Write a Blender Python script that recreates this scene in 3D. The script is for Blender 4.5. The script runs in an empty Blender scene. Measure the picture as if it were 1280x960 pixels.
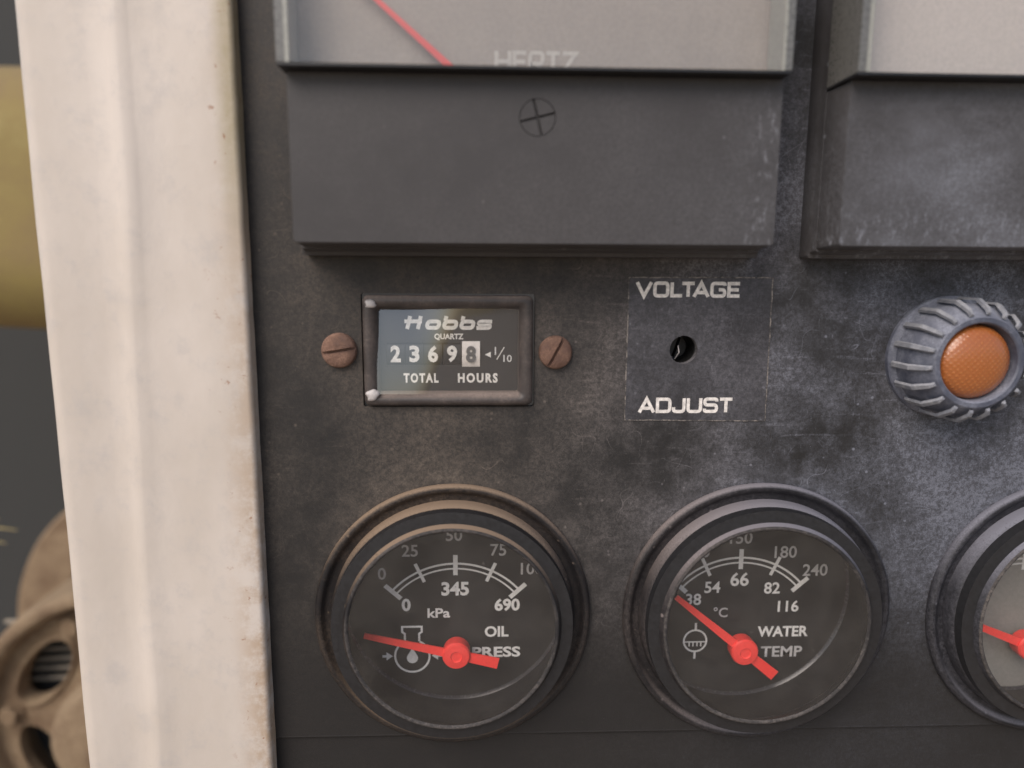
import bpy, bmesh, math, random
from mathutils import Matrix, Vector
R = math.radians
sin, cos, pi = math.sin, math.cos, math.pi
random.seed(4)
S = bpy.context.scene
COL = S.collection

# ------------------------------------------------------------------ camera, light, exposure
# All lengths below are millimetres on the instrument panel: x to the right, z up, h out of the panel towards the viewer.
MM = 0.001
cam_d = bpy.data.cameras.new('camera'); cam = bpy.data.objects.new('camera', cam_d); COL.objects.link(cam)
Rc = Matrix(((0.9992151636, 0.0008797568, -0.0396015509),
             (-0.0392484971, 0.1569939886, -0.9868193568),
             (0.0053490444, 0.9875991665, 0.1569053031)))
cam.matrix_world = Matrix.Translation((0, -0.165, 0)) @ Rc.to_4x4()
cam_d.sensor_width = 36; cam_d.lens = 880 / 1280 * 36
cam_d.clip_start = 0.005; cam_d.clip_end = 500
cam_d.dof.use_dof = True; cam_d.dof.focus_distance = 0.177; cam_d.dof.aperture_fstop = 6.5
S.camera = cam

SUN_EL, SUN_AZ = R(43), R(216)     # azimuth clockwise from +Y: behind the viewer, to the left
world = bpy.data.worlds.new('World'); S.world = world; world.use_nodes = True
wn = world.node_tree.nodes; wl = world.node_tree.links
sky = wn.new('ShaderNodeTexSky'); sky.sky_type = 'NISHITA'; sky.sun_disc = False
sky.sun_elevation = SUN_EL; sky.sun_rotation = SUN_AZ
sky.dust_density = 2.2; sky.air_density = 1.0; sky.ozone_density = 1.0
wl.new(sky.outputs[0], wn['Background'].inputs[0]); wn['Background'].inputs[1].default_value = 0.09
sd = bpy.data.lights.new('sun', 'SUN'); sun = bpy.data.objects.new('sun', sd); COL.objects.link(sun)
sd.energy = 1.5; sd.angle = R(40); sd.color = (1.0, 0.90, 0.82)
to_sun = Vector((sin(SUN_AZ) * cos(SUN_EL), cos(SUN_AZ) * cos(SUN_EL), sin(SUN_EL)))
sun.rotation_euler = to_sun.to_track_quat('Z', 'Y').to_euler()
S.view_settings.view_transform = 'Standard'; S.view_settings.look = 'None'
S.view_settings.exposure = 0.62; S.view_settings.gamma = 1.0
S.render.engine = 'CYCLES'

# ------------------------------------------------------------------ node material helpers
class NT:
    def __init__(s, name):
        s.m = bpy.data.materials.new(name); s.m.use_nodes = True
        s.n = s.m.node_tree.nodes; s.l = s.m.node_tree.links
        s.p = s.n['Principled BSDF']; s.out = s.n['Material Output']
        g = s.n.new('ShaderNodeNewGeometry'); s.geo = g
        v = s.n.new('ShaderNodeVectorMath'); v.operation = 'SCALE'; v.inputs['Scale'].default_value = 1000
        s.l.new(g.outputs['Position'], v.inputs[0]); s.pos = v.outputs[0]
        x = s.n.new('ShaderNodeSeparateXYZ'); s.l.new(s.pos, x.inputs[0]); s.xyz = x.outputs
        nn = s.n.new('ShaderNodeSeparateXYZ'); s.l.new(g.outputs['Normal'], nn.inputs[0]); s.nz = nn.outputs[2]
    def put(s, sock, v):
        if isinstance(v, (int, float)): sock.default_value = v
        elif isinstance(v, (tuple, list)): sock.default_value = (*v, 1) if len(v) == 3 and sock.type == 'RGBA' else v
        else: s.l.new(v, sock)
    def math(s, op, a, b=0.0, c=None, clamp=False):
        n = s.n.new('ShaderNodeMath'); n.operation = op; n.use_clamp = clamp
        s.put(n.inputs[0], a); s.put(n.inputs[1], b)
        if c is not None: s.put(n.inputs[2], c)
        return n.outputs[0]
    def mul(s, a, b): return s.math('MULTIPLY', a, b)
    def add(s, a, b, clamp=False): return s.math('ADD', a, b, clamp=clamp)
    def ramp(s, v, a, b, c=0.0, d=1.0):
        n = s.n.new('ShaderNodeMapRange'); n.interpolation_type = 'SMOOTHSTEP'
        for i, q in enumerate((v, a, b, c, d)): s.put(n.inputs[i], q)
        return n.outputs[0]
    def noise(s, scale, detail=3, rough=0.55, stretch=None, off=0.0, dist=0.0):
        n = s.n.new('ShaderNodeTexNoise'); n.inputs['Scale'].default_value = scale
        n.inputs['Detail'].default_value = detail; n.inputs['Roughness'].default_value = rough
        n.inputs['Distortion'].default_value = dist
        mp = s.n.new('ShaderNodeMapping'); mp.inputs['Location'].default_value = (off, off * .7, off * 1.3)
        if stretch:
            mp.inputs['Scale'].default_value = stretch[:3]
            if len(stretch) > 3: mp.inputs['Rotation'].default_value = (0, R(stretch[3]), 0)
        s.l.new(s.pos, mp.inputs[0]); s.l.new(mp.outputs[0], n.inputs['Vector'])
        return n.outputs[0]
    def voro(s, scale, feature='F1'):
        n = s.n.new('ShaderNodeTexVoronoi'); n.feature = feature; n.inputs['Scale'].default_value = scale
        s.l.new(s.pos, n.inputs['Vector']); return n.outputs
    def mix(s, f, a, b):
        n = s.n.new('ShaderNodeMix'); n.data_type = 'RGBA'
        s.put(n.inputs[0], f); s.put(n.inputs[6], a); s.put(n.inputs[7], b); return n.outputs[2]
    def bump(s, hgt, dist, strength=1.0):
        n = s.n.new('ShaderNodeBump'); n.inputs['Strength'].default_value = strength
        n.inputs['Distance'].default_value = dist * MM; s.put(n.inputs['Height'], hgt)
        s.l.new(n.outputs[0], s.p.inputs['Normal']); return n
    def set(s, **k):
        for a, v in k.items(): s.put(s.p.inputs[a.replace('_', ' ')], v)

def specks(t, scale, lo, dens):
    """small irregular bright grains: voronoi cells, only some of them lit"""
    o = t.voro(scale); r = t.n.new('ShaderNodeSeparateColor'); t.l.new(o['Color'], r.inputs[0])
    pick = t.ramp(r.outputs[0], 1 - dens, 1 - dens + 0.02)
    size = t.math('MULTIPLY_ADD', r.outputs[1], lo, lo * .35)
    return t.mul(t.ramp(t.math('DIVIDE', o['Distance'], size), 1.0, 0.4), pick)

def dusty(name, base, rough=0.5, dust=(0.30, 0.26, 0.22), film=0.15, top=0.6, grain=0.15, scuff=0.15, spec=0.5, bump=0.06, big=0.03, region=None, extra=None, dust_sky=None, hair=0.0):
    t = NT(name)
    blotch = t.ramp(t.noise(big, 3, 0.5), 0.30, 0.72)
    mid = t.ramp(t.noise(0.22, 5, 0.65, off=31), 0.38, 0.72)
    fine = t.noise(2.4, 4, 0.7, off=7)
    sc1 = t.ramp(t.noise(0.30, 3, 0.6, stretch=(0.35, 1, 3.2, 28), off=11), 0.60, 0.76)
    sc2 = t.ramp(t.noise(0.55, 3, 0.6, stretch=(3.0, 1, 0.5, 22), off=57), 0.62, 0.75)
    f = t.mul(t.add(t.mul(blotch, 0.75), t.mul(mid, 0.25)), film)
    f = t.mul(f, t.mul(t.ramp(t.noise(1.1, 6, 0.8, off=19), 0.34, 0.68, 0.35, 1.65), t.ramp(t.noise(3.5, 2, 0.6, off=29), 0.3, 0.7, 0.7, 1.3)))
    f = t.add(f, t.mul(t.mul(t.add(sc1, sc2), t.ramp(fine, 0.35, 0.65)), scuff))
    up = t.mul(t.ramp(t.nz, 0.12, 0.95), t.ramp(fine, 0.15, 0.62, 0.35, 1.0))
    f = t.add(f, t.mul(up, top))
    f = t.add(f, t.mul(specks(t, 0.55, 0.20, 0.16), grain))
    f = t.add(f, t.mul(specks(t, 0.16, 0.09, 0.22), grain * 2.2))
    f = t.add(f, t.mul(t.math('SUBTRACT', fine, 0.5), 0.10 * (film + .3)))
    if hair:
        def line(sc, off, w): return t.ramp(t.math('ABSOLUTE', t.math('SUBTRACT', t.noise(sc, 1, 0.3, off=off), 0.5)), w, 0.0)
        hm_ = t.ramp(t.noise(0.11, 3, 0.6, off=44), 0.52, 0.66)
        f = t.add(f, t.mul(t.mul(t.add(line(.07, 12, .0022), line(.10, 66, .0028)), hm_), hair))
    if dust_sky: dust = t.mix(t.ramp(t.xyz[0], -10, 95), dust, dust_sky)  # dust turns blue-grey to the right: cool skylight put into its colour
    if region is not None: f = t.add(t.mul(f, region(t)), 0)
    if extra is not None: f = t.add(f, extra(t, fine, mid))
    f = t.math('MINIMUM', t.math('MAXIMUM', f, 0.0), 0.92)
    t.set(Base_Color=t.mix(f, base, dust), Roughness=t.ramp(f, 0, 0.5, rough, min(0.95, rough + 0.35)), Specular_IOR_Level=spec)
    t.bump(t.add(t.mul(fine, 1.0), t.mul(mid, 0.6)), bump)
    return t.m

def plain(name, col, rough=0.5, var=0.12, spec=0.5, metal=0.0, **k):
    t = NT(name); n = t.noise(1.2, 4, 0.6)
    dark = tuple(c * (1 - var * 2) for c in col); lite = tuple(min(1, c * (1 + var)) for c in col)
    t.set(Base_Color=t.mix(t.ramp(n, 0.3, 0.7), dark, lite), Roughness=t.ramp(n, 0.3, 0.7, rough * 0.85, rough * 1.12), Specular_IOR_Level=spec, Metallic=metal)
    t.set(**k); return t.m

def pane(name, film=0.05, filmcol=(0.45, 0.42, 0.38), gain=0.0, tint=(1, 1, 1), streak=True, rough=0.03, ior=1.5):
    """thin clear pane: see-through, mirror-like by Fresnel, with a patchy film of dust"""
    t = NT(name); t.n.remove(t.p)
    tr = t.n.new('ShaderNodeBsdfTransparent'); tr.inputs[0].default_value = (*tint, 1)
    gl = t.n.new('ShaderNodeBsdfGlossy'); gl.inputs['Roughness'].default_value = rough
    df = t.n.new('ShaderNodeBsdfDiffuse'); df.inputs[0].default_value = (*filmcol, 1)
    dt = t.n.new('ShaderNodeVectorMath'); dt.operation = 'DOT_PRODUCT'
    t.l.new(t.geo.outputs['Normal'], dt.inputs[0]); t.l.new(t.geo.outputs['Incoming'], dt.inputs[1])
    c1 = t.math('SUBTRACT', 1.0, t.math('ABSOLUTE', dt.outputs['Value']), clamp=True)
    f0 = ((ior - 1) / (ior + 1)) ** 2 * 1.9      # both faces of the pane
    fre = t.math('MULTIPLY_ADD', t.math('POWER', c1, 5.0), 1 - f0, f0)
    m1 = t.n.new('ShaderNodeMixShader'); m2 = t.n.new('ShaderNodeMixShader')
    t.l.new(t.add(fre, gain, clamp=True), m1.inputs[0]); t.l.new(tr.outputs[0], m1.inputs[1]); t.l.new(gl.outputs[0], m1.inputs[2])
    n = t.ramp(t.noise(0.10, 5, 0.65), 0.3, 0.75, 0.45, 1.4)
    if streak: n = t.mul(n, t.ramp(t.noise(0.35, 3, 0.6, stretch=(1, 1, 0.06)), 0.3, 0.75, 0.7, 1.35))
    f = t.add(t.mul(n, film), t.mul(specks(t, 0.45, 0.16, 0.12), film * 1.6 + .02))
    t.l.new(f, m2.inputs[0]); t.l.new(m1.outputs[0], m2.inputs[1]); t.l.new(df.outputs[0], m2.inputs[2])
    t.l.new(m2.outputs[0], t.out.inputs[0]); return t.m

# ------------------------------------------------------------------ mesh helpers
class MB:
    def __init__(s): s.v = []; s.f = []; s.flat = set()
    def loops(s, rings, close=True, cap0=False, cap1=False):
        """loft closed rings (lists of (x, z, h)) of one length"""
        b = len(s.v); n = len(rings[0])
        for r in rings: s.v += [tuple(p) for p in r]
        for k in range(len(rings) - 1):
            for i in range(n):
                j = (i + 1) % n
                s.f.append((b + k * n + i, b + k * n + j, b + (k + 1) * n + j, b + (k + 1) * n + i))
        if cap0: s.f.append(tuple(b + i for i in reversed(range(n))))
        if cap1: s.f.append(tuple(b + (len(rings) - 1) * n + i for i in range(n)))
        return s
    def prism(s, poly, h0, h1, ch=0.0):
        """solid from a counter-clockwise outline, optional small chamfer at the front"""
        if ch:
            cx = sum(p[0] for p in poly) / len(poly); cz = sum(p[1] for p in poly) / len(poly)
            def ins(p):
                d = math.hypot(p[0] - cx, p[1] - cz) or 1; k = (d - ch) / d
                return (cx + (p[0] - cx) * k, cz + (p[1] - cz) * k)
            return s.loops([[(x, z, h0) for x, z in poly], [(x, z, h1 - ch) for x, z in poly], [(*ins(p), h1) for p in poly]], cap0=True, cap1=True)
        return s.loops([[(x, z, h0) for x, z in poly], [(x, z, h1) for x, z in poly]], cap0=True, cap1=True)
    def box(s, x0, z0, x1, z1, h0, h1, ch=0.0): return s.prism([(x0, z0), (x1, z0), (x1, z1), (x0, z1)], h0, h1, ch)
    def sheet(s, outer, holes, h, back=None):
        """flat plate with holes; with back the cut edges get walls"""
        bm = bmesh.new(); es = []
        for lp in [outer] + holes:
            vs = [bm.verts.new((x, z, 0)) for x, z in lp]
            es += [bm.edges.new((vs[i], vs[(i + 1) % len(vs)])) for i in range(len(vs))]
        bmesh.ops.triangle_fill(bm, use_beauty=True, use_dissolve=False, edges=es, normal=(0, 0, 1))
        bm.verts.index_update(); b = len(s.v)
        for v in bm.verts: s.v.append((v.co.x, v.co.y, h))
        for f in bm.faces:
            idx = [v.index + b for v in f.verts]
            if f.normal.z < 0: idx.reverse()
            s.f.append(tuple(idx))
        bm.free()
        if back is not None:
            for k, lp in enumerate([outer] + holes):
                r = [[(x, z, back) for x, z in lp], [(x, z, h) for x, z in lp]]
                s.loops(r if k == 0 else r[::-1])
        return s
    def tube(s, pts, rad, n=10):
        """round bar through world-like points (x, z, h)"""
        rings = []
        for i, p in enumerate(pts):
            a = Vector(pts[max(i - 1, 0)]); c = Vector(pts[min(i + 1, len(pts) - 1)]); d = (c - a).normalized()
            u = d.cross(Vector((0.01, 0.02, 1)) if abs(d.z) < .9 else Vector((1, 0, 0))).normalized(); w = d.cross(u)
            rr = rad[i] if isinstance(rad, list) else rad
            rings.append([tuple(Vector(p) + (u * cos(2 * pi * k / n) + w * sin(2 * pi * k / n)) * rr) for k in range(n)])
        return s.loops(rings, cap0=True, cap1=True)
    def build(s, name, mat, parent=None, smooth=True, sharp=32, label=None):
        org = parent_org(parent)
        me = bpy.data.meshes.new(name)
        me.from_pydata([((x * MM - org[0]), (-h * MM - org[1]), (z * MM - org[2])) for x, z, h in s.v], [], s.f)
        bm = bmesh.new(); bm.from_mesh(me); bmesh.ops.remove_doubles(bm, verts=bm.verts, dist=1e-7)
        bmesh.ops.recalc_face_normals(bm, faces=bm.faces) if s.solid else None
        bm.to_mesh(me); bm.free()
        if smooth:
            me.polygons.foreach_set('use_smooth', [True] * len(me.polygons)); me.set_sharp_from_angle(angle=R(sharp))
        me.materials.append(mat)
        o = bpy.data.objects.new(name, me); COL.objects.link(o)
        if parent: o.parent = parent
        if label: o['label'] = label
        return o
    solid = True
def parent_org(p):
    o = Vector((0, 0, 0))
    while p: o += p.location; p = p.parent
    return o
def sheetmb():
    m = MB(); m.solid = False; return m
def thing(name, x, z, h, label, cat, group=None):
    o = bpy.data.objects.new(name, None); COL.objects.link(o); o.location = (x * MM, -h * MM, z * MM)
    o.empty_display_size = 0.01
    return tag(o, label, cat, group)
def tag(o, label, cat, group=None, kind=None):
    o['label'] = label; o['category'] = cat
    if group: o['group'] = group
    if kind: o['kind'] = kind
    return o
def circ(cx, cz, r, n=96, a0=0.0): return [(cx + r * cos(a0 + 2 * pi * i / n), cz + r * sin(a0 + 2 * pi * i / n)) for i in range(n)]
def rrect(x0, z0, x1, z1, r, n=6):
    out = []
    for cx, cz, a in ((x1 - r, z1 - r, 0), (x0 + r, z1 - r, 90), (x0 + r, z0 + r, 180), (x1 - r, z0 + r, 270)):
        out += [(cx + r * cos(R(a + 90 * i / n)), cz + r * sin(R(a + 90 * i / n))) for i in range(n + 1)]
    return out
def lathe(cx, cz, prof, n=128, wob=0.0):
    ph = random.random() * 6
    return [[(cx + (r + wob * sin(3 * a + ph)) * cos(a), cz + (r + wob * sin(3 * a + ph)) * sin(a), h) for a in (2 * pi * i / n for i in range(n))] for r, h in prof]
def arc(cx, cz, r, a0, a1, n=32): return [(cx + r * cos(R(a0 + (a1 - a0) * i / n)), cz + r * sin(R(a0 + (a1 - a0) * i / n))) for i in range(n + 1)]

def ribbon(m, pts, w, h, closed=False):
    """flat printed stroke with mitred joints"""
    P = [Vector(p) for p in pts]; n = len(P); L, Rr = [], []
    for i in range(n):
        a = P[i - 1] if (i or closed) else None; c = P[(i + 1) % n] if (i < n - 1 or closed) else None
        d1 = (P[i] - a).normalized() if a is not None else None; d2 = (c - P[i]).normalized() if c is not None else None
        if d1 is None: d1 = d2
        if d2 is None: d2 = d1
        n1 = Vector((-d1.y, d1.x)); n2 = Vector((-d2.y, d2.x)); mm = (n1 + n2)
        mm = mm.normalized() if mm.length > 1e-5 else n1
        k = (w / 2) / max(0.35, mm.dot(n1)); L.append(P[i] + mm * k); Rr.append(P[i] - mm * k)
    b = len(m.v); m.v += [(p.x, p.y, h) for p in L] + [(p.x, p.y, h) for p in Rr]
    for i in range(n if closed else n - 1):
        j = (i + 1) % n; m.f.append((b + i, b + n + i, b + n + j, b + j))

def rnd(pts, r=0.14, k=4):
    """round the corners of a polyline"""
    out = [pts[0]]
    for i in range(1, len(pts) - 1):
        p = Vector(pts[i]); a = Vector(pts[i - 1]); c = Vector(pts[i + 1])
        ra = min(r, (a - p).length * .48); rc = min(r, (c - p).length * .48)
        s0 = p + (a - p).normalized() * ra; s1 = p + (c - p).normalized() * rc
        for q in range(k + 1):
            u = q / k; out.append(tuple(s0 * (1 - u) ** 2 + p * 2 * u * (1 - u) + s1 * u * u))
    out.append(pts[-1]); return out
def rndc(pts, r=0.2, k=4):
    n = len(pts); ext = rnd([pts[-1]] + list(pts) + [pts[0]], r, k); return ext[1:-1]
# wide square-shouldered capitals, unit height, (width, strokes); 'c' marks a closed stroke
GL = {
 'V': (1.25, [('o', [(0.02, 1), (.62, .04), (1.23, 1)])]),
 'O': (1.25, [('c', [(0.08, .06), (1.17, .06), (1.17, .94), (0.08, .94)])]),
 'L': (.95, [('o', [(.08, 1), (.08, .07), (.95, .07)])]),
 'T': (1.05, [('o', [(0, .93), (1.05, .93)]), ('o', [(.525, .85), (.525, 0)])]),
 'A': (1.25, [('o', [(0.02, 0), (.62, .96), (1.23, 0)]), ('o', [(.32, .3), (.93, .3)])]),
 'G': (1.25, [('r', [(1.17, .78), (1.17, .94), (.08, .94), (.08, .06), (1.17, .06), (1.17, .5), (.66, .5)])]),
 'E': (1.0, [('o', [(1.0, .93), (.08, .93), (.08, .07), (1.0, .07)]), ('o', [(.16, .5), (.92, .5)])]),
 'D': (1.2, [('r', [(0.5, .07), (1.12, .07), (1.12, .93), (0.5, .93)]), ('o', [(0.5, .93), (.09, .93), (.09, .07), (.5, .07)])]),
 'J': (1.0, [('r', [(.92, 1), (.92, .06), (.06, .06), (.06, .36)])]),
 'U': (1.2, [('r', [(.08, 1), (.08, .06), (1.12, .06), (1.12, 1)])]),
 'S': (1.15, [('r', [(1.08, .76), (1.08, .94), (.08, .94), (.08, .52), (1.08, .52), (1.08, .06), (.08, .06), (.08, .26)])]),
 'H': (1.2, [('o', [(.08, 0), (.08, 1)]), ('o', [(1.12, 0), (1.12, 1)]), ('o', [(.16, .5), (1.04, .5)])]),
 'R': (1.15, [('r', [(.08, 0), (.08, .93), (1.07, .93), (1.07, .42), (.16, .42)]), ('o', [(.62, .36), (1.1, 0)])]),
 'Z': (1.1, [('o', [(.02, .93), (1.02, .93), (.08, .07), (1.08, .07)])]),
 # slanted logo letters
 'h!': (1.45, [('o', [(.30, 1.05), (.30, 0)]), ('o', [(-.05, .62), (1.3, .62)]), ('o', [(1.12, 1.05), (1.12, 0)])]),
 'o!': (1.1, [('c', [(.1, .1), (1.0, .1), (1.0, .62), (.1, .62)])]),
 'b!': (1.1, [('o', [(.1, 1.05), (.1, .66)]), ('c', [(.1, .1), (1.0, .1), (1.0, .62), (.1, .62)])]),
 's!': (1.1, [('r', [(1.08, .62), (.1, .62), (.1, .37), (1.0, .37), (1.0, .1), (0, .1)])]),
}
def wide_text(keys, x0, x1, z0, hgt, h, mat, parent, w=0.17, gap=0.2, shear=0.0, name='lettering'):
    kern = {'LT': -.22, 'TA': -.24}; gaps = [gap + kern.get(a + b, 0) for a, b in zip(keys, keys[1:])] + [0]
    tot = sum(GL[k][0] for k in keys) + sum(gaps); sx = (x1 - x0) / tot
    m = sheetmb(); x = 0.0; c = 0
    for k, gp in zip(keys, gaps):
        for kind, pts in GL[k][1]:
            q = pts if kind == 'o' else (rndc(pts, .24) if kind == 'c' else rnd(pts, .24))
            q = [(x0 + (x + px) * sx + shear * pz * hgt, z0 + pz * hgt) for px, pz in q]
            ribbon(m, q, w * hgt, h + 0.012 * (c % 3), closed=(kind == 'c')); c += 1
        x += GL[k][0] + gp
    return m.build(name, mat, parent, smooth=False)

def font_text(s, cx, cz, hgt, h, mat, parent, bold=0.02, sx=1.0, name='lettering', sp=1.0, rot=0.0, width=None):
    cu = bpy.data.curves.new('t', 'FONT'); cu.body = s; cu.size = 1; cu.align_x = 'CENTER'; cu.offset = bold; cu.space_character = sp
    cu.resolution_u = 3
    o = bpy.data.objects.new('t', cu); COL.objects.link(o)
    dg = bpy.context.evaluated_depsgraph_get(); me = bpy.data.meshes.new_from_object(o.evaluated_get(dg)); bpy.data.objects.remove(o)
    xs = [v.co.x for v in me.vertices]; ys = [v.co.y for v in me.vertices]
    y0, y1 = min(ys), max(ys); xm = (min(xs) + max(xs)) / 2; k = hgt / (y1 - y0)
    if width: sx = width / ((max(xs) - min(xs)) * k)
    org = parent_org(parent); ca, sa = cos(R(rot)), sin(R(rot))
    for v in me.vertices:
        x = (v.co.x - xm) * k * sx; z = (v.co.y - (y0 + y1) / 2) * k
        x, z = x * ca - z * sa, x * sa + z * ca
        v.co = Vector(((cx + x) * MM - org[0], -h * MM - org[1], (cz + z) * MM - org[2]))
    me.materials.clear(); me.materials.append(mat); me.name = name
    ob = bpy.data.objects.new(name, me); COL.objects.link(ob); ob.parent = parent; return ob

# ------------------------------------------------------------------ materials
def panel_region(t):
    # dust, wear and painted sky sheen rise rightward; viewer's shadow painted in low left
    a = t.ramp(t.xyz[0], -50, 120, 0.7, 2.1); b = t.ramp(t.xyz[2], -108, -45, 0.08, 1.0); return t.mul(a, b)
def panel_dirt(t, fine, mid):
    # dust settled round the gauge flanges and wiped thin away from them
    tot = None
    for cx, cz in ((-7.6, -84.5), (68.7, -84.8), (147.0, -84.8)):
        dx = t.math('SUBTRACT', t.xyz[0], cx); dz = t.math('SUBTRACT', t.xyz[2], cz)
        d = t.math('SQRT', t.add(t.mul(dx, dx), t.mul(dz, dz)))
        v = t.mul(t.ramp(d, 43, 34.5), t.ramp(dz, -12, 22)); tot = v if tot is None else t.add(tot, v)
    return t.mul(tot, t.mul(t.ramp(mid, 0.0, 0.9, .07, .22), t.ramp(fine, .3, .65, .4, 1)))
def meter_wear_sheen(t, fine, mid):
    # rubbed right edge of the left meter, rubbed lower left corner and painted sky sheen on the right meter
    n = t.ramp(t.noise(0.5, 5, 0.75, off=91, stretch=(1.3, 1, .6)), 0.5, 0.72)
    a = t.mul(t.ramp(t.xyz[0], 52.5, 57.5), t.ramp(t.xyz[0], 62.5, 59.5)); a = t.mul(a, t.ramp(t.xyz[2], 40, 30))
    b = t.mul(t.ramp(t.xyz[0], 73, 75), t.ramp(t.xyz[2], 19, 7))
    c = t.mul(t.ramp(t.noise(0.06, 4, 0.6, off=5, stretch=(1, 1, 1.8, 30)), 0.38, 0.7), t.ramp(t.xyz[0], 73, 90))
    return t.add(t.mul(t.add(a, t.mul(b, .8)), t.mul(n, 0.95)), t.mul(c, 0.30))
M = {}
M['panel'] = dusty('black_painted_panel', (0.019, 0.018, 0.018), 0.55, (0.20, 0.165, 0.135), film=0.42, top=0.5, grain=0.34, scuff=0.30, bump=0.05, spec=0.4, dust_sky=(0.185, 0.195, 0.235), hair=0.35, region=panel_region, extra=panel_dirt)
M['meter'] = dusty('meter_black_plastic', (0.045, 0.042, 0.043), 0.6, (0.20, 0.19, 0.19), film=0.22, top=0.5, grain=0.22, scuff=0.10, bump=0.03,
                   region=lambda t: t.ramp(t.xyz[0], 20, 110, 0.7, 1.6), extra=meter_wear_sheen, dust_sky=(0.19, 0.20, 0.23))  # blue-grey over the right meter stands in for reflected sky
M['gauge'] = dusty('gauge_black_bezel', (0.012, 0.012, 0.014), 0.42, (0.25, 0.18, 0.125), film=0.20, top=1.2, grain=0.3, scuff=0.12, bump=0.05, spec=0.3, dust_sky=(0.20, 0.20, 0.235))
M['gauge_in'] = plain('gauge_inner_black', (0.02, 0.02, 0.022), 0.45)
M['rim'] = dusty('worn_gauge_rim', (0.02, 0.02, 0.022), 0.6, (0.26, 0.23, 0.21), film=0.4, top=0.0, grain=0.3, scuff=0.3, spec=.2)
M['dial'] = plain('gauge_dial_black', (0.022, 0.021, 0.022), 0.7, 0.06, spec=0.3)
M['dial_grey'] = plain('gauge_dial_grey', (0.26, 0.25, 0.23), 0.7, 0.05, spec=0.3)
M['print'] = plain('dial_print_grey', (0.76, 0.75, 0.73), 0.7, 0.05)
M['print_dim'] = plain('dial_print_small', (0.50, 0.49, 0.49), 0.7, 0.05)
M['red'] = plain('needle_red', (0.95, 0.06, 0.05), 0.45, 0.03)
M['red_meter'] = plain('meter_needle_red', (0.72, 0.10, 0.09), 0.5, 0.03)
M['ring'] = plain('glossy_dial_ring', (0.04, 0.04, 0.045), 0.26, 0.05, spec=0.6)
M['glass'] = pane('gauge_glass', 0.045, streak=False, gain=0.0)
M['window'] = pane('meter_window_acrylic', 0.10, (0.50, 0.47, 0.43), gain=0.0, rough=0.08)
M['acrylic'] = plain('acrylic_edge', (0.15, 0.148, 0.14), 0.3, 0.1, spec=0.6)
M['acrylic_pale'] = plain('acrylic_pale_edge', (0.33, 0.33, 0.295), 0.35, 0.08, spec=0.6)
M['face'] = plain('meter_dial_face', (0.34, 0.30, 0.265), 0.7, 0.05)
M['face_pale'] = plain('meter_dial_pale', (0.55, 0.50, 0.46), 0.7, 0.04)
M['face_print'] = plain('meter_dial_print', (0.50, 0.47, 0.43), 0.7, 0.05)
M['white_print'] = plain('label_white_print', (0.80, 0.76, 0.72), 0.6, 0.12)
M['sticker'] = dusty('black_label_film', (0.024, 0.023, 0.026), 0.48, (0.18, 0.178, 0.20), film=0.5, top=0.3, grain=0.34, scuff=0.35, bump=0.03, hair=0.5)
M['dark'] = plain('hole_black', (0.006, 0.006, 0.006), 0.8)
M['screw'] = dusty('rusty_brown_screw', (0.115, 0.062, 0.045), 0.62, (0.30, 0.18, 0.13), film=0.7, top=0.3, grain=0.5, scuff=0.4, bump=0.22, big=0.3)
M['hm_bezel'] = dusty('hour_meter_bezel', (0.045, 0.038, 0.037), 0.42, (0.24, 0.19, 0.165), film=0.28, top=0.8, grain=0.2, scuff=0.3, bump=0.05, big=0.15)
M['hm_face'] = plain('hour_meter_face', (0.022, 0.022, 0.024), 0.6, 0.08)
M['hm_wheel'] = plain('digit_wheel_black', (0.018, 0.018, 0.02), 0.5, 0.05)
M['hm_white'] = plain('digit_wheel_white', (0.88, 0.82, 0.76), 0.5, 0.05)
M['hm_print'] = plain('hour_meter_print', (0.86, 0.83, 0.78), 0.6, 0.08)
M['hm_grey'] = plain('tenths_figure_grey', (0.12, 0.12, 0.12), 0.5)
M['lens'] = pane('hour_meter_lens', 0.02, gain=0.085, streak=False, rough=0.02)
M['blob'] = plain('white_paint_spot', (0.52, 0.49, 0.48), 0.5, 0.1)
M['lamp'] = dusty('lamp_grey_plastic', (0.066, 0.074, 0.105), 0.38, (0.27, 0.285, 0.34), film=0.5, top=0.55, grain=0.35, scuff=0.35, bump=0.08, big=0.2)
M['lamp_edge'] = dusty('lamp_rib_worn', (0.17, 0.18, 0.21), 0.5, (0.36, 0.365, 0.39), film=0.6, top=0.5, grain=0.2, scuff=0.4, big=0.4)

t = NT('amber_lens')
d1 = t.math('SINE', t.mul(t.add(t.xyz[0], t.xyz[2]), 4.6)); d2 = t.math('SINE', t.mul(t.math('SUBTRACT', t.xyz[0], t.xyz[2]), 4.6))
ddn = t.ramp(t.noise(0.35, 4, .7), .3, .7, .35, 1.0)
dd = t.mul(ddn, t.mul(t.math('MULTIPLY_ADD', d1, .5, .5), t.math('MULTIPLY_ADD', d2, .5, .5)))
t.set(Base_Color=t.mix(t.ramp(dd, 0, 1), (0.36, 0.115, 0.030), (0.46, 0.165, 0.045)), Roughness=0.22, Subsurface_Weight=0.3, Subsurface_Radius=(0.002, 0.001, 0.0004), Coat_Weight=0.6, Coat_Roughness=0.25)
t.bump(dd, 0.10); M['amber'] = t.m

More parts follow.
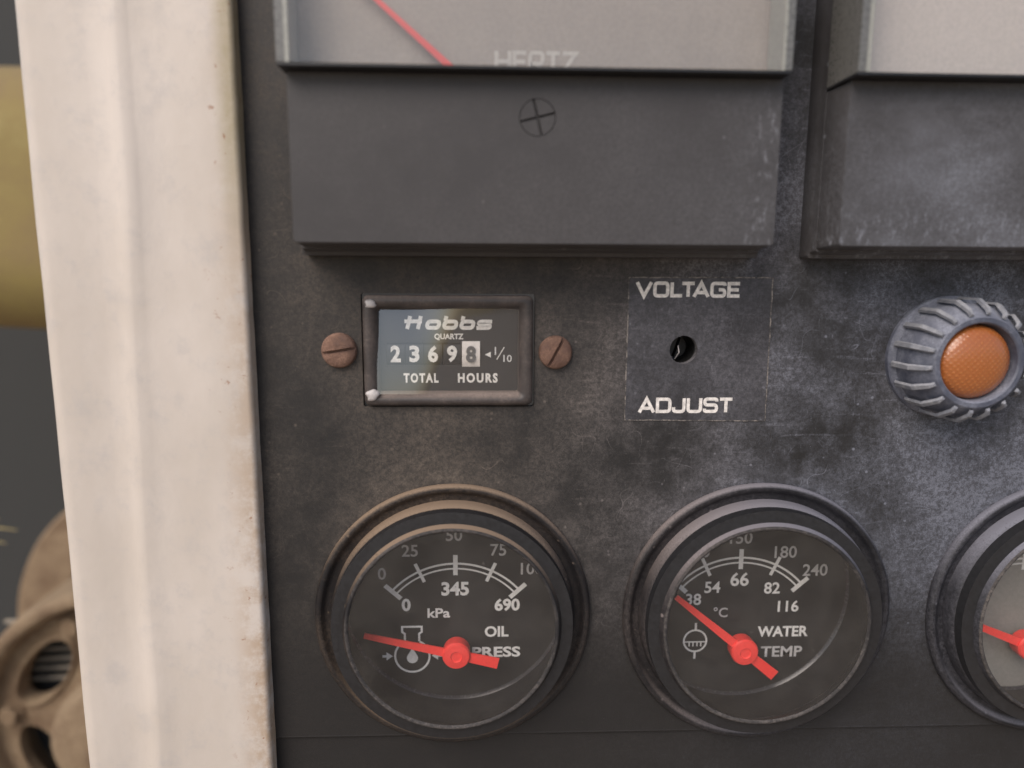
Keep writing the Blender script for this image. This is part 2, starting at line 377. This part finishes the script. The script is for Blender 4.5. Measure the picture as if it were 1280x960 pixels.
t = NT('white_painted_steel')
n1 = t.noise(0.035, 5, 0.6, stretch=(1, 1, 0.5)); n2 = t.noise(0.5, 4, 0.7); n3 = t.noise(0.12, 5, 0.7, off=20)
col = t.mix(t.ramp(n1, 0.3, 0.72), (0.57, 0.508, 0.445), (0.66, 0.595, 0.535))
col = t.mix(t.mul(t.ramp(n3, 0.48, 0.72), 0.4), col, (0.46, 0.435, 0.42))
edge = t.ramp(t.xyz[0], -62, -53.2); edge = t.mul(edge, t.ramp(t.noise(0.11, 5, 0.75, off=3), 0.36, 0.6))
low = t.ramp(t.xyz[2], 60, -110, 0.25, 1.0)
col = t.mix(t.mul(t.mul(edge, low), 0.75), col, (0.42, 0.29, 0.18))
ol = t.mul(t.ramp(t.xyz[0], -58.5, -54.5), t.ramp(t.xyz[2], -8, 35)); col = t.mix(t.mul(ol, t.ramp(n2, .2, .7, .6, .9)), col, (0.40, 0.34, 0.22))
sp = t.mul(t.ramp(t.noise(0.35, 4, 0.7, off=77), 0.63, 0.70), t.ramp(t.xyz[0], -64, -56))
col = t.mix(t.mul(sp, 0.8), col, (0.30, 0.13, 0.06))
col = t.mix(t.mul(specks(t, 0.22, 0.07, 0.05), 0.35), col, (0.25, 0.2, 0.17))
t.set(Base_Color=col, Roughness=0.5, Specular_IOR_Level=0.45); t.bump(t.add(t.mul(n3, 1.0), t.mul(n2, .12)), 0.16); M['post'] = t.m

M['yellow'] = dusty('olive_yellow_paint', (0.30, 0.235, 0.075), 0.6, (0.24, 0.17, 0.09), film=1.0, top=0.6, grain=0.0, scuff=0.2, big=0.02)
M['casting'] = dusty('dusty_brown_casting', (0.27, 0.175, 0.105), 0.85, (0.52, 0.38, 0.24), film=1.0, top=0.7, grain=0.4, scuff=0.4, bump=1.6, big=0.06)
M['slat'] = dusty('dusty_vent_slat', (0.20, 0.18, 0.15), 0.7, (0.40, 0.34, 0.26), film=0.5, top=0.7, grain=0.0)
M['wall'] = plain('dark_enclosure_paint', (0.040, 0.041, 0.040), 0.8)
M['straw'] = plain('dry_straw', (0.45, 0.36, 0.16), 0.8)
M['soil'] = plain('sandy_soil', (0.34, 0.27, 0.20), 0.95, 0.1)

# ------------------------------------------------------------------ setting
g = sheetmb(); g.sheet([(-1, -1), (1, -1), (1, 1), (-1, 1)], [], 0)
me = bpy.data.meshes.new('ground'); me.from_pydata([(-60, -60, -1.25), (60, -60, -1.25), (60, 60, -1.25), (-60, 60, -1.25)], [], [(0, 1, 2, 3)])
me.materials.append(M['soil']); ground = bpy.data.objects.new('ground', me); COL.objects.link(ground); ground['kind'] = 'structure'

m = MB(); m.box(-620, -420, 330, 330, -520, -500)
w = m.build('enclosure_back_wall', M['wall'], None); w['kind'] = 'structure'

# ------------------------------------------------------------------ instrument panel
G1, G2, G3 = (-7.6, -84.5), (68.7, -84.8), (147.0, -84.8)
HOLE = (47.4, -18.0)
panel = thing('control_panel', 40, -118, 0, 'black dusty painted metal instrument panel holding the gauges and meters', 'control panel')
m = MB(); m.solid = False
m.sheet([(-60, -116.9), (205, -117.6), (205, 130), (-60, 130)],
        [circ(*G1, 30.5, 64), circ(*G2, 30.5, 64), circ(*G3, 30.5, 64), circ(*HOLE, 3.35, 40), rrect(-28.5, -31.7, 11.9, -5.0, .6, 3)], 0.0, back=-2.0)
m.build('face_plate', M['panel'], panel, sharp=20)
m = MB(); m.loops([[(x, z - k[0], k[1]) for x, z in ((-60, -116.9), (205, -117.6), (205, -117.6 - .01), (-60, -116.9 - .01))] for k in ((0, 0), (.3, .05), (.7, -.2), (.9, -1.2))])
m.build('folded_lip', M['panel'], panel)
m = MB(); m.box(-60, -190, 205, -117.2, -2.6, -1.0)
m.build('lower_plate', M['panel'], panel)

# ------------------------------------------------------------------ white post
prof = []
def bend(cx, ch, r, a0, a1, n=8):
    return [(cx + r * cos(R(a0 + (a1 - a0) * i / n)), ch + r * sin(R(a0 + (a1 - a0) * i / n))) for i in range(n + 1)]
def sm(a, b, v): u = min(1, max(0, (v - a) / (b - a))); return u * u * (3 - 2 * u)
def post_ring(z):
    s_ = (z + 30) * 0.018                   # the pressed ridge runs slightly out of plumb
    front = [(-53.0, 0.2), (-53.0, 2.9)] + bend(-54.3, 3.0, 1.3, 5, 85, 6) + [(-57, 4.45), (-62, 4.55), (-68, 4.4), (-74, 4.5)]
    front += [(-76.0 + s_, 4.7), (-77.8 + s_, 5.15), (-79.0 + s_, 5.1), (-80.4 + s_, 4.5), (-82.2 + s_, 3.9), (-85.5 + s_, 3.7), (-90, 4.2)] + bend(-94.9, 0.1, 4.2, 90, 180, 12) + [(-99.1, -12), (-99.1, -40)]
    inner = [(-97.3, -40), (-97.3, -12), (-97.0, 0), (-94, 2.8), (-78, 2.6), (-62, 2.4), (-57, 1.2), (-55, 0.2)]
    wv = 0.3 * sin(z * 0.043 + 1) + 0.15 * sin(z * 0.11)
    return [(x + (wv if -86 < x < -74 else 0) + 0.04 * sin(z * .21 + h) + (0.05 * sin(z * .5) * sin(z * .13) if x > -54 else 0), z, h + (wv * 0.4 if x < -74 else 0)) for x, h in front + inner]
rings = [post_ring(150 - i * 5) for i in range(69)]
m = MB(); m.loops(rings, cap0=True, cap1=True)
post = m.build('painted_post', M['post'], None, sharp=50)
tag(post, 'white painted steel post with rust-stained edge, left of the black instrument panel', 'post')

# ------------------------------------------------------------------ frequency meters
def panel_meter(dx, label, left):
    X0, X1 = -39.2 + dx, 61.2 + dx; cxm = 10.9 + dx
    t = thing('frequency_meter' if left else 'panel_meter', cxm, 5.8, 0, label, 'panel meter', 'large square meters along the top of the panel')
    m = MB()
    def ring(e, eb, h, zt=104): return [(x, z, h) for x, z in rrect(X0 - e, 5.8 - eb, X1 + e, zt, 0.7, 3)]
    m.loops([ring(1.2, 2.4, 0.02), ring(1.15, 2.3, 4.2), ring(.9, 1.5, 4.6), ring(.7, .9, 7.0)], cap1=True)
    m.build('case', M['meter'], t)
    m = MB(); zt = 39.2
    def r2(e, h, r=.6): return [(x, z, h) for x, z in rrect(X0 - e, 5.8 - e * .8, X1 + e, zt - (0.0 if e >= 0 else -e), r, 4)]
    m.loops([r2(.55, 7.0), r2(.5, 7.6), r2(0.0, 15.6), r2(-.16, 15.93)])
    m.solid = False
    hc = circ(cxm, 31.0, 3.72, 36)
    m.sheet([(x, z) for x, z, h in r2(-.16, 16)], [hc], 15.93)
    m.loops([[(x, z, 15.93) for x, z in hc], [(x, z, 14.2) for x, z in hc]])
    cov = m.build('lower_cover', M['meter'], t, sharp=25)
    # cross-slotted adjusting screw, four raised quadrants on a disc
    m = MB(); m.prism(circ(cxm, 31.0, 3.6, 36), 14.3, 15.0)
    g_ = 0.24
    for q in range(4):
        pts = [(g_, g_)] + [(3.6 * cos(R(a)), 3.6 * sin(R(a))) for a in [3 + i * 84 / 9 for i in range(10)]]
        a = R(14 + 90 * q); m.prism([(cxm + x * cos(a) - z * sin(a), 31.0 + x * sin(a) + z * cos(a)) for x, z in pts], 15.0, 15.86, 0.08)
    m.build('adjusting_screw', M['meter'], cov)
    # dial and window
    m = sheetmb(); m.sheet(rrect(X0 + .6, 36, X1 - .6, 103, .5, 2), [], 11.0); dial = m.build('dial_plate', M['face' if left else 'face_pale'], t, smooth=False)
    if left:
        wide_text('HERTZ', 2.4 + dx, 19.2 + dx, 40.9, 4.1, 11.05, M['face_print'], dial, w=0.2, gap=.22)
    m = MB()
    if left:
        ax, az, bx, bz = 10.9 + dx, 26.0, -36.0 + dx, 66.1
    else: ax, az, bx, bz = 10.9 + dx, 26.0, 72 + dx, 45
    d = Vector((bx - ax, bz - az)).normalized(); n = Vector((-d.y, d.x))
    m.prism([(ax + n.x * .9, az + n.y * .9), (ax - n.x * .9, az - n.y * .9), (bx - n.x * .3, bz - n.y * .3), (bx + n.x * .3, bz + n.y * .3)][::-1], 12.9, 13.3)
    m.build('needle', M['red_meter'], t, smooth=False)
    m = sheetmb()
    o_ = rrect(X0 - .7, 39.75, X1 - .2, 104.5, .5, 3); i_ = rrect(X0 + 1.5, 36.2, X1 - 2.2, 102, .5, 3)
    pr = [(X0 - .7, 39.75), (X0 + 1.5, 39.75), (X0 + 1.5, 104), (X0 - .7, 104)]
    mm = MB(); mm.box(X0 - .7, 39.75, X0 + .9, 104, 7.02, 19.9, .1); mm.build('window_side', M['acrylic'], t)
    mm = MB(); mm.box(X0 + .93, 39.75, X0 + 1.75, 104, 12, 19.88); mm.build('window_side', M['acrylic_pale'], t)
    mm = MB(); mm.box(X1 - 1.6, 39.75, X1 - .2, 104, 7.02, 19.9, .1); mm.build('window_side', M['acrylic'], t)
    mm = MB(); mm.box(X1 - 2.2, 39.75, X1 - 1.63, 104, 12, 19.88); mm.build('window_side', M['acrylic_pale'], t)
    mm = MB(); mm.box(X0 - .7, 39.22, X1 - .2, 39.72, 7.03, 19.8); mm.build('window_sill', M['gauge_in'], t)
    m.sheet(rrect(X0 + 1.7, 39.9, X1 - 2.1, 103.5, .3, 2), [], 19.75); m.build('window', M['window'], t, smooth=False)
    return t
panel_meter(0, 'square black meter with HERTZ on its grey dial, above the hour counter', True)
panel_meter(114.2, 'square black panel meter cut off by the top right corner, above the amber lamp', False)

# ------------------------------------------------------------------ hour meter
hm = thing('hour_meter', -8.3, -31.5, 0, 'small rectangular hour counter reading 23698 in a worn brown-black bezel', 'hour meter')
def hr(e, h, r): return [(x, z, h) for x, z in rrect(-28.1 + e, -31.3 + e * .92, 11.5 - e, -5.4 - e * .92, r, 6)]
m = MB(); m.loops([hr(0, -3, 1.6), hr(0, 0.5, 1.6), hr(.25, 1.2, 1.6), hr(.9, 1.65, 1.5), hr(1.7, 1.7, 1.3), hr(2.5, 1.3, 1.0), hr(3.2, .4, .6), hr(3.5, -.4, .5), hr(3.5, -3.4, .5)])
m.build('bezel', M['hm_bezel'], hm, sharp=40)
DG = [-20.9, -16.5, -12.1, -7.6, -3.1]
slot = rrect(-23.2, -21.9, -1.0, -16.6, .3, 3)
m = sheetmb(); m.sheet(rrect(-25.3, -28.6, 8.7, -8.1, .3, 2), [slot], -1.6, back=-2.6); hf = m.build('dial_face', M['hm_face'], hm, smooth=False)
for i, (x, ch) in enumerate(zip(DG, '23698')):
    last = i == 4; hw = 2.12; rr = 7.0; m = MB(); zc = -19.25
    m.loops([[(x + sx, zc + rr * cos(R(a)), (-0.9 if last else -1.9) - rr + rr * sin(R(a))) for a in range(0, 360, 6)] for sx in (-hw, hw)], cap0=True, cap1=True)
    wh = m.build('digit_wheel', M['hm_white'] if last else M['hm_wheel'], hm, sharp=40)
    if last: wh['label'] = 'white tenths wheel with grey figure'
    font_text(ch, x, zc, 4.0, (-0.7 if last else -1.6), M['hm_grey'] if last else M['hm_print'], wh, bold=0.04, name='numeral', width=2.4)
wide_text(['h!', 'o!', 'b!', 'b!', 's!'], -19.0, 1.5, -13.35, 2.9, -1.54, M['hm_print'], hf, w=0.31, gap=0.22, shear=0.25)
font_text('QUARTZ', -8.3, -15.2, 1.6, -1.54, M['hm_print'], hf, bold=0.035, width=6.9)
font_text('TOTAL', -15.0, -25.0, 2.35, -1.54, M['hm_print'], hf, bold=0.045, sp=1.3, width=8.3)
font_text('HOURS', -1.5, -25.0, 2.35, -1.54, M['hm_print'], hf, bold=0.045, sp=1.3, width=9.5)
font_text('1', 2.7, -18.5, 1.9, -1.54, M['print'], hf, bold=0.01, name='numeral')
font_text('10', 5.6, -20.3, 1.7, -1.54, M['print'], hf, bold=0.01, name='numeral', width=2.0)
m = sheetmb(); ribbon(m, [(3.0, -20.6), (4.8, -17.6)], .22, -1.54); m.f.append((len(m.v), len(m.v) + 1, len(m.v) + 2)); m.v += [(0.2, -19.4, -1.54), (1.6, -20.1, -1.54), (1.6, -18.7, -1.54)]
m.build('pointer_mark', M['hm_print'], hf, smooth=False)
# lens with its left side tilted up in shape to mirror blue sky
m = sheetmb(); nx, nz = 36, 22
for j in range(nz + 1):
    for i in range(nx + 1):
        u, v = i / nx, j / nz; x = -25.0 + 33.4 * u; z = -28.4 + 20.0 * v
        m.v.append((x, z, 0.15 + 0.15 * (1 - (2 * u - 1) ** 2) * (1 - (2 * v - 1) ** 2) + 0.14 * (-18.4 - z) * (1 - sm(.22, .62, u))))
for j in range(nz):
    for i in range(nx): a = j * (nx + 1) + i; m.f.append((a, a + 1, a + nx + 2, a + nx + 1))
m.build('lens', M['lens'], hm)
for (x, z, pts) in ((-26.2, -7.3, 1.1), (-26.1, -28.6, 1.45)):
    m = MB(); n = 22; ph = random.random() * 6
    m.loops([[(x + pts * k * (1 + .16 * sin(3 * a + ph) + .1 * sin(5 * a)) * cos(a) + (.5 * k if z > -10 and -1.4 < a - 5.4 < 1.0 else 0), z + pts * k * (1 + .14 * sin(2 * a + ph)) * sin(a), h) for a in (2 * pi * i / n for i in range(n))] for k, h in ((1, 1.2), (1, 1.95), (.85, 2.25), (.4, 2.45))], cap0=True, cap1=True)
    m.build('paint_spot', M['blob'], hm, sharp=85)

# ------------------------------------------------------------------ slotted screws
def slotted_screw(cx, cz, r, ang, label):
    t = thing('slotted_screw', cx, cz, 0, label, 'screw', 'rusty slotted screws beside the hour counter')
    m = MB(); m.loops(lathe(cx, cz, [(r, 0.02), (r, .7), (r * .97, 1.0)], 48), cap0=True, cap1=True)
    g_ = .38; a0 = math.degrees(math.asin(g_ / r)); a = R(ang)
    for sgn in (0, 180):
        rings = []
        for k, h in ((.97, 1.0), (.93, 1.45), (.8, 1.8), (.55, 2.05)):
            rk = r * k; aa = math.degrees(math.asin(g_ / rk)); pts = [(rk * cos(R(q)), rk * sin(R(q))) for q in [aa + i * (180 - 2 * aa) / 20 for i in range(21)]]
            b = a + R(sgn); rings.append([(cx + x * cos(b) - z * sin(b), cz + x * sin(b) + z * cos(b), h) for x, z in pts])
        m.loops(rings, cap0=True, cap1=True)
    m.build('screw_head', M['screw'], t, sharp=35)
slotted_screw(-33.7, -18.2, 4.1, 9, 'brown rusty screw with near-level slot, just left of the hour counter')
slotted_screw(16.8, -18.6, 3.95, 62, 'brown rusty screw with steep slanted slot, just right of the hour counter')

# ------------------------------------------------------------------ voltage label and trimmer
st = thing('voltage_adjust_label', 50.9, -35, 0, 'square black label reading VOLTAGE ADJUST around a round hole', 'label')
outl = [(33.8, -35.0), (68.1, -35.3), (67.9, -0.95), (33.8, -1.05)]
m = sheetmb(); m.sheet(outl, [circ(*HOLE, 3.35, 40)], .16, back=0.01); m.build('label_film', M['sticker'], st, smooth=False)
t_ = NT('worn_label_edge'); nn = t_.ramp(t_.noise(0.4, 5, 0.8), 0.42, 0.62); t_.set(Base_Color=t_.mix(nn, (0.06, 0.056, 0.056), (0.27, 0.24, 0.215)), Roughness=0.8); M['wornedge'] = t_.m
for a, b in zip(outl, outl[1:] + outl[:1]):
    m = sheetmb(); pts = []
    for i in range(31):
        u = i / 30; pts.append((a[0] + (b[0] - a[0]) * u + random.uniform(-.06, .06), a[1] + (b[1] - a[1]) * u + random.uniform(-.06, .06)))
    ribbon(m, pts, .26, .20); m.build('worn_edge', M['wornedge'], st, smooth=False)
wide_text('VOLTAGE', 35.7, 60.1, -5.5, 3.35, .22, M['white_print'], st, w=.24, gap=.2)
wide_text('ADJUST', 37.2, 59.8, -33.15, 3.45, .22, M['white_print'], st, w=.23, gap=.19)
tp = thing('trimmer_shaft', *HOLE, -4, 'dark slotted adjuster shaft sunk in the hole of the black label', 'adjuster')
m = MB(); m.solid = False; m.loops(lathe(*HOLE, [(3.6, -2.0), (3.6, -14)], 40)); m.build('sleeve', M['dark'], tp)
m = MB()
for sgn in (0, 180):
    rk = 2.6; aa = 6; b = R(72 + sgn); pts = [(rk * cos(R(q)), rk * sin(R(q))) for q in [aa + i * (180 - 2 * aa) / 16 for i in range(17)]]
    m.prism([(HOLE[0] + x * cos(b) - z * sin(b), HOLE[1] + x * sin(b) + z * cos(b)) for x, z in pts], -12, -6.5, .2)
m.build('shaft', M['gauge_in'], tp)
m = MB(); m.tube([(46.2, -20.6, -3), (46.7, -18.8, -1.2), (46.75, -17.3, -2.4)], .14, 6); m.build('fibre', M['blob'], tp)

# ------------------------------------------------------------------ amber lamp
LC = (111.2, -19.6)
lm = thing('indicator_lamp', *LC, 0, 'round amber indicator lamp in a ribbed grey plastic collar, at the right edge', 'indicator lamp')
m = MB(); m.loops(lathe(*LC, [(14.6, .02), (14.6, 1.2), (14.1, 1.9), (13.3, 2.3), (13.0, 8.2), (12.5, 9.2), (10.6, 12.2), (10.2, 12.5), (9.2, 12.5), (8.9, 12.2), (8.7, 10.4), (8.7, 6)], 144))
m.build('collar', M['lamp'], lm, sharp=28)
NR = 18
for i in range(NR):
    a = R(6 + 360 / NR * i); m = MB()
    def rb(r, h, w, wl):   # rib cross-section on the collar
        return [(LC[0] + r_ * cos(a) - s_ * sin(a), LC[1] + r_ * sin(a) + s_ * cos(a), h_) for r_, s_, h_ in ((r - .6, -wl, h - .3), (r, -w, h), (r, w, h), (r - .6, wl, h - .3))]
    m.loops([rb(13.4, 2.0, .34, .7), rb(14.5, 2.4, .5, .75), rb(14.4, 8.7, .48, .72), rb(14.1, 9.3, .48, .72), rb(12.4, 12.3, .4, .6), rb(11.4, 12.8, .22, .5)], cap0=True, cap1=True)
    m.build('rib', M['lamp_edge'], lm, sharp=25)
m = MB(); m.loops(lathe(*LC, [(8.68, 8.6), (8.4, 10.4), (7.6, 11.5), (6.2, 12.3), (4.4, 12.9), (2.2, 13.2), (.3, 13.3)], 64), cap1=True)
m.build('amber_lens', M['amber'], lm)

# ------------------------------------------------------------------ round gauges
def ticks(m, c, angs, r0, r1, w, h):
    for a, ww in angs:
        s_, c_ = sin(R(a)), cos(R(a)); ribbon(m, [(c[0] + r0 * s_, c[1] + r0 * c_), (c[0] + r1 * s_, c[1] + r1 * c_)], ww, h)
def gauge(C, label, tilt, dialmat='dial'):
    cx, cz = C
    t = thing('gauge', cx, cz - 33.8, 0, label, 'gauge', 'round black gauges in a row along the bottom')
    m = MB(); m.loops(lathe(cx, cz, [(30, 0.02), (33.9, 0.02), (34.1, .7), (33.9, 1.5), (33.4, 2.0), (32.8, 2.1), (32.2, 1.8), (31.9, 1.2), (31, .9), (29.2, .85)], 128, .05))
    m.build('flange', M['gauge'], t, sharp=50)
    m = MB(); m.loops(lathe(cx, cz, [(30.0, .9), (29.9, 2.6), (29.6, 3.7), (29.0, 4.5), (28.2, 4.85), (27.5, 4.7), (27.0, 4.9), (26.6, 5.9), (26.1, 7.5), (25.55, 8.25)], 128, .04))
    m.build('bezel', M['gauge'], t, sharp=60)
    m = MB(); m.loops(lathe(cx, cz, [(25.6, 8.2), (25.5, 8.5), (25.2, 8.65), (24.9, 8.55), (24.6, 8.2)], 128, .03)); m.build('glass_rim', M['rim'], t, sharp=70)
    m = MB(); m.solid = False; m.loops(lathe(cx, cz, [(24.6, 8.0), (24.9, 7.2), (29.0, 6.9), (29.3, 1), (29.9, 0), (29.9, -10.9), (29.4, -11.25)], 96)[::-1]); m.build('inner_wall', M['gauge_in'], t)
    m = sheetmb(); m.sheet(circ(cx, cz, 29.9, 96), [], -11.2); d = m.build('dial_face', M[dialmat], t, smooth=False)
    m = MB(); m.solid = False; m.loops(lathe(cx, cz, [(29.8, -10.3), (29.45, -10.7), (29.2, -11.1)], 96)[::-1]); m.build('dial_ring', M['ring'], t)
    # gently domed glass
    m = sheetmb(); m.loops(lathe(cx, cz, [(24.75, 8.2), (22, 8.55), (17, 8.95), (11, 9.25), (5, 9.4), (.4, 9.42)], 96), cap1=True); m.build('glass', M['glass'], t)
    H = (cx, cz - 14.0)
    m = MB(); a = R(tilt)
    def nd(u, w): return (cx + .3 + u * cos(a) - w * sin(a), H[1] - .4 + u * sin(a) + w * cos(a))
    m.prism([nd(-24.5, -.7), nd(11.2, -1.45), nd(11.2, 1.45), nd(-24.5, .7)], -6.4, -5.9); n_ = m.build('needle', M['red'], t, smooth=False)
    m = MB(); m.loops(lathe(cx + .3, H[1] - .4, [(3.5, -9), (3.65, -5.6), (3.3, -5.1), (1.5, -4.9), (1.3, -5.2), (.2, -5.25)], 48), cap0=True, cap1=True); m.build('hub', M['red'], n_)
    m = MB(); m.loops(lathe(cx + .3, H[1] - .4, [(1.0, -11.2), (1.0, -8.9)], 16), cap1=True); m.build('spindle', M['gauge_in'], n_)
    return t, d, H
def scale_print(d, H, dy=0.0):
    H = (H[0], H[1] + dy)
    m = sheetmb()
    ribbon(m, [(H[0] + r * sin(R(q)), H[1] + r * cos(R(q))) for r in (22.6,) for q in [-48 + i * 2 for i in range(49)]], .55, -11.14)
    ribbon(m, [(H[0] + r * sin(R(q)), H[1] + r * cos(R(q))) for r in (21.2,) for q in [-48 + i * 2 for i in range(49)]], .45, -11.14)
    m.build('scale_arc', M['print'], d, smooth=False)
    for q in (-48, -25, 0, 25, 48):
        m = sheetmb(); major = q in (-48, 0, 48); w_ = 1.2 if major else .9
        ribbon(m, [(H[0] + r * sin(R(q)), H[1] + r * cos(R(q))) for r in (19.4, 25.0)], w_, -11.10); m.build('tick', M['print'], d, smooth=False)

t, d, H = gauge(G1, 'oil pressure gauge, leftmost of the bottom row, its red needle resting near level', -13.5)
scale_print(d, H)
def T(s, x, z, hg, G, mat='print', b=.022, **k): return font_text(s, G[0] + x, G[1] + z, hg, -11.1, M[mat], d, bold=b, **k)
for s, x, z in (('0', -19.3, 6.0), ('25', -11.9, 12.3), ('50', -.3, 16.5), ('75', 11.3, 12.3), ('100', 20.2, 7.0)): T(s, x, z, 3.3, G1, 'print_dim', .014, name='numeral')
for s, x, z in (('0', -13.1, -2.8), ('345', -.1, 1.6), ('690', 13.7, -3.1)): T(s, x, z, 3.6 if s != '345' else 3.9, G1, name='numeral', b=.035)
T('kPa', -4.5, -5.2, 2.7, G1, width=6.0); T('OIL', 10.9, -10.7, 3.1, G1, b=.03); T('PRESS', 10.8, -16.6, 3.0, G1, b=.03, width=13)
# oil symbol: filler neck on a round can, drop inside, arrow at each side
m = sheetmb(); sx, sz = G1[0] - 11.7, G1[1] - 17.4
ribbon(m, arc(sx, sz, 4.6, 64, -244, 30)[::1], .55, -11.1)
ribbon(m, [(sx - 1.9, sz + 4.2), (sx - 1.9, sz + 6.4), (sx - 2.6, sz + 6.9), (sx - 2.6, sz + 8.4), (sx + 2.6, sz + 8.4), (sx + 2.6, sz + 6.9), (sx + 1.9, sz + 6.4), (sx + 1.9, sz + 4.2)], .55, -11.08)
m.build('oil_can_symbol', M['print'], d, smooth=False)
m = sheetmb(); m.sheet([(sx + 1.5 * cos(R(q)), sz - .6 + 1.5 * sin(R(q))) for q in range(150, 391, 15)] + [(sx, sz + 2.3)], [], -11.1)
m.build('drop_symbol', M['print'], d, smooth=False)
for q in (-1, 1):
    m = sheetmb(); m.sheet([(sx + q * 8.0, sz - .35), (sx + q * 6.9, sz - .35), (sx + q * 6.9, sz - 1.2), (sx + q * 5.2, sz), (sx + q * 6.9, sz + 1.2), (sx + q * 6.9, sz + .35), (sx + q * 8.0, sz + .35)], [], -11.1)
    m.build('arrow_symbol', M['print'], d, smooth=False)

t, d, H = gauge(G2, 'water temperature gauge, middle of the bottom row, its red needle pointing up left', -39.5)
scale_print(d, H, 1.1)
for s, x, z in (('100', -20.0, 6.6), ('130', -11.6, 11.6), ('150', -.3, 15.3), ('180', 12.0, 11.2), ('240', 20.4, 6.0)): T(s, x, z, 3.4, G2, 'print_dim', .014, name='numeral')
for s, x, z in (('38', -12.4, -2.0), ('54', -7.4, 1.4), ('66', -.1, 3.6), ('82', 8.9, 1.0), ('116', 13.7, -4.3)): T(s, x, z, 3.9 if s == '66' else 3.3, G2, name='numeral', b=.02)
T('°C', -4.8, -5.8, 2.9, G2, 'print_dim', .012); T('WATER', 12.7, -11.6, 3.1, G2, b=.03, width=14); T('TEMP', 12.7, -17.5, 3.1, G2, 'print_dim', width=11.5)
m = sheetmb(); sx, sz = G2[0] - 11.4, G2[1] - 14.0
ribbon(m, circ(sx, sz, 3.1, 28), .5, -11.1, closed=True)
ribbon(m, [(sx - 2.8, sz - .3), (sx + 2.8, sz - .3)], .35, -11.08)
for q in (-1.6, -.55, .55, 1.6): ribbon(m, [(sx + q, sz - .4), (sx + q, sz - 1.6)], .35, -11.06)
for q in (3.3, -5.2): ribbon(m, [(sx, sz + q), (sx, sz + q + 1.9)], .6, -11.06)
m.build('coolant_symbol', M['print'], d, smooth=False)

t, d, H = gauge(G3, 'pale-faced gauge cut off by the right edge, lower right below the amber lamp', -22.5, 'dial_grey')
scale_print(d, H)

# ------------------------------------------------------------------ machinery behind, seen left of the post
tk = MB()
def yr(x): return [(x, z, h - 262 + 0.02 * (x + 250)) for z, h in rrect(-33 - .05 * (x + 250), -60, 106, 62, 44, 10)]
tk.loops([yr(-420), yr(-418), yr(-130), yr(-128)], cap0=True, cap1=True)
tank = tk.build('engine_cowl', M['yellow'], None, sharp=50)
tag(tank, 'olive yellow rounded cowl, out of focus behind the left edge of the white post', 'engine cowl')

AC = (-174, -219)
al = thing('alternator_housing', AC[0], AC[1] - 70, -160, 'dusty brown alternator casting with slatted oval vent, lower left behind the post', 'alternator')
m = MB(); m.loops(lathe(*AC, [(73, -230), (73, -158), (72.2, -152), (70.5, -149), (67.5, -148.4), (65.4, -150), (64.2, -154), (63.4, -157.9)], 96)); m.build('rim', M['casting'], al, sharp=60)
def oval(ang, r, a_, b_, n=28, tl=8):
    ca, sa = cos(R(ang)), sin(R(ang)); tx, tz = -sa, ca; out = []
    for i in range(n):
        q = 2 * pi * i / n; u, v = a_ * cos(q), b_ * sin(q)
        out.append((AC[0] + r * ca + u * tx + v * ca, AC[1] + r * sa + u * tz + v * sa))
    return out
vents = [oval(q, 46.5, 19, 9.5) for q in (144, 84, 24, -36, -96, 204)]
m = MB(); m.solid = False; m.sheet(circ(*AC, 63.6, 96), vents, -158, back=-164); m.build('end_plate', M['casting'], al, sharp=30)
for vv in vents[:1]:
    m = MB(); cxx = sum(p[0] for p in vv) / len(vv); czz = sum(p[1] for p in vv) / len(vv)
    def grow(k, h): return [(cxx + (x - cxx) * k, czz + (z - czz) * k, h) for x, z in vv]
    m.loops([grow(1.16, -158.2), grow(1.12, -156.4), grow(1.04, -156.2), grow(1.0, -157.6), grow(.99, -166)]); m.build('vent_lip', M['casting'], al, sharp=60)
for i in range(7):
    z = -172 - i * 5.2; m = MB(); m.tube([(-238, z - 1.2, -172 - (i % 2)), (-205, z + .6, -171), (-180, z + 1.2, -171.5)], 1.1, 8); m.build('slat', M['slat'], al)
m = MB(); m.loops(lathe(*AC, [(30, -158.2), (30, -146), (28, -141), (24, -139), (.5, -138)], 64), cap1=True); m.build('hub_cap', M['casting'], al, sharp=50)
for q in (114, 174, 54, 234):
    bx, bz = AC[0] + 56 * cos(R(q)), AC[1] + 56 * sin(R(q)); m = MB(); m.prism(circ(bx, bz, 4.6, 6, .3), -158, -153.5, .5); m.prism(circ(bx, bz, 6.2, 24), -158, -157)
    m.build('bolt', M['casting'], al, sharp=30)
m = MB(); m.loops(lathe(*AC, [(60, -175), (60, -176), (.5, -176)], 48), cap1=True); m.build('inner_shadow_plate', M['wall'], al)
m = MB(); m.loops(lathe(AC[0] - 28, AC[1] + 2, [(90, -360), (90, -262), (87, -255), (60, -253)], 72)); m.build('barrel', M['casting'], al, sharp=50)

for i in range(3):
    x0 = -244 + random.uniform(-3, 3); z0 = -119 - i * 5.5; m = MB()
    m.tube([(x0, z0, -168), (x0 + 8, z0 + 2.2 + random.uniform(-1, 1), -166), (x0 + 15 + random.uniform(-2, 4), z0 + random.uniform(-2, 1), -167)], [.6, .5, .2], 6)
    o = m.build('straw_stalk', M['straw'], None)
    tag(o, ('topmost', 'middle', 'lowest')[i] + ' dry yellow straw end at the left edge above the brown alternator', 'straw', 'dry straw at the left edge')
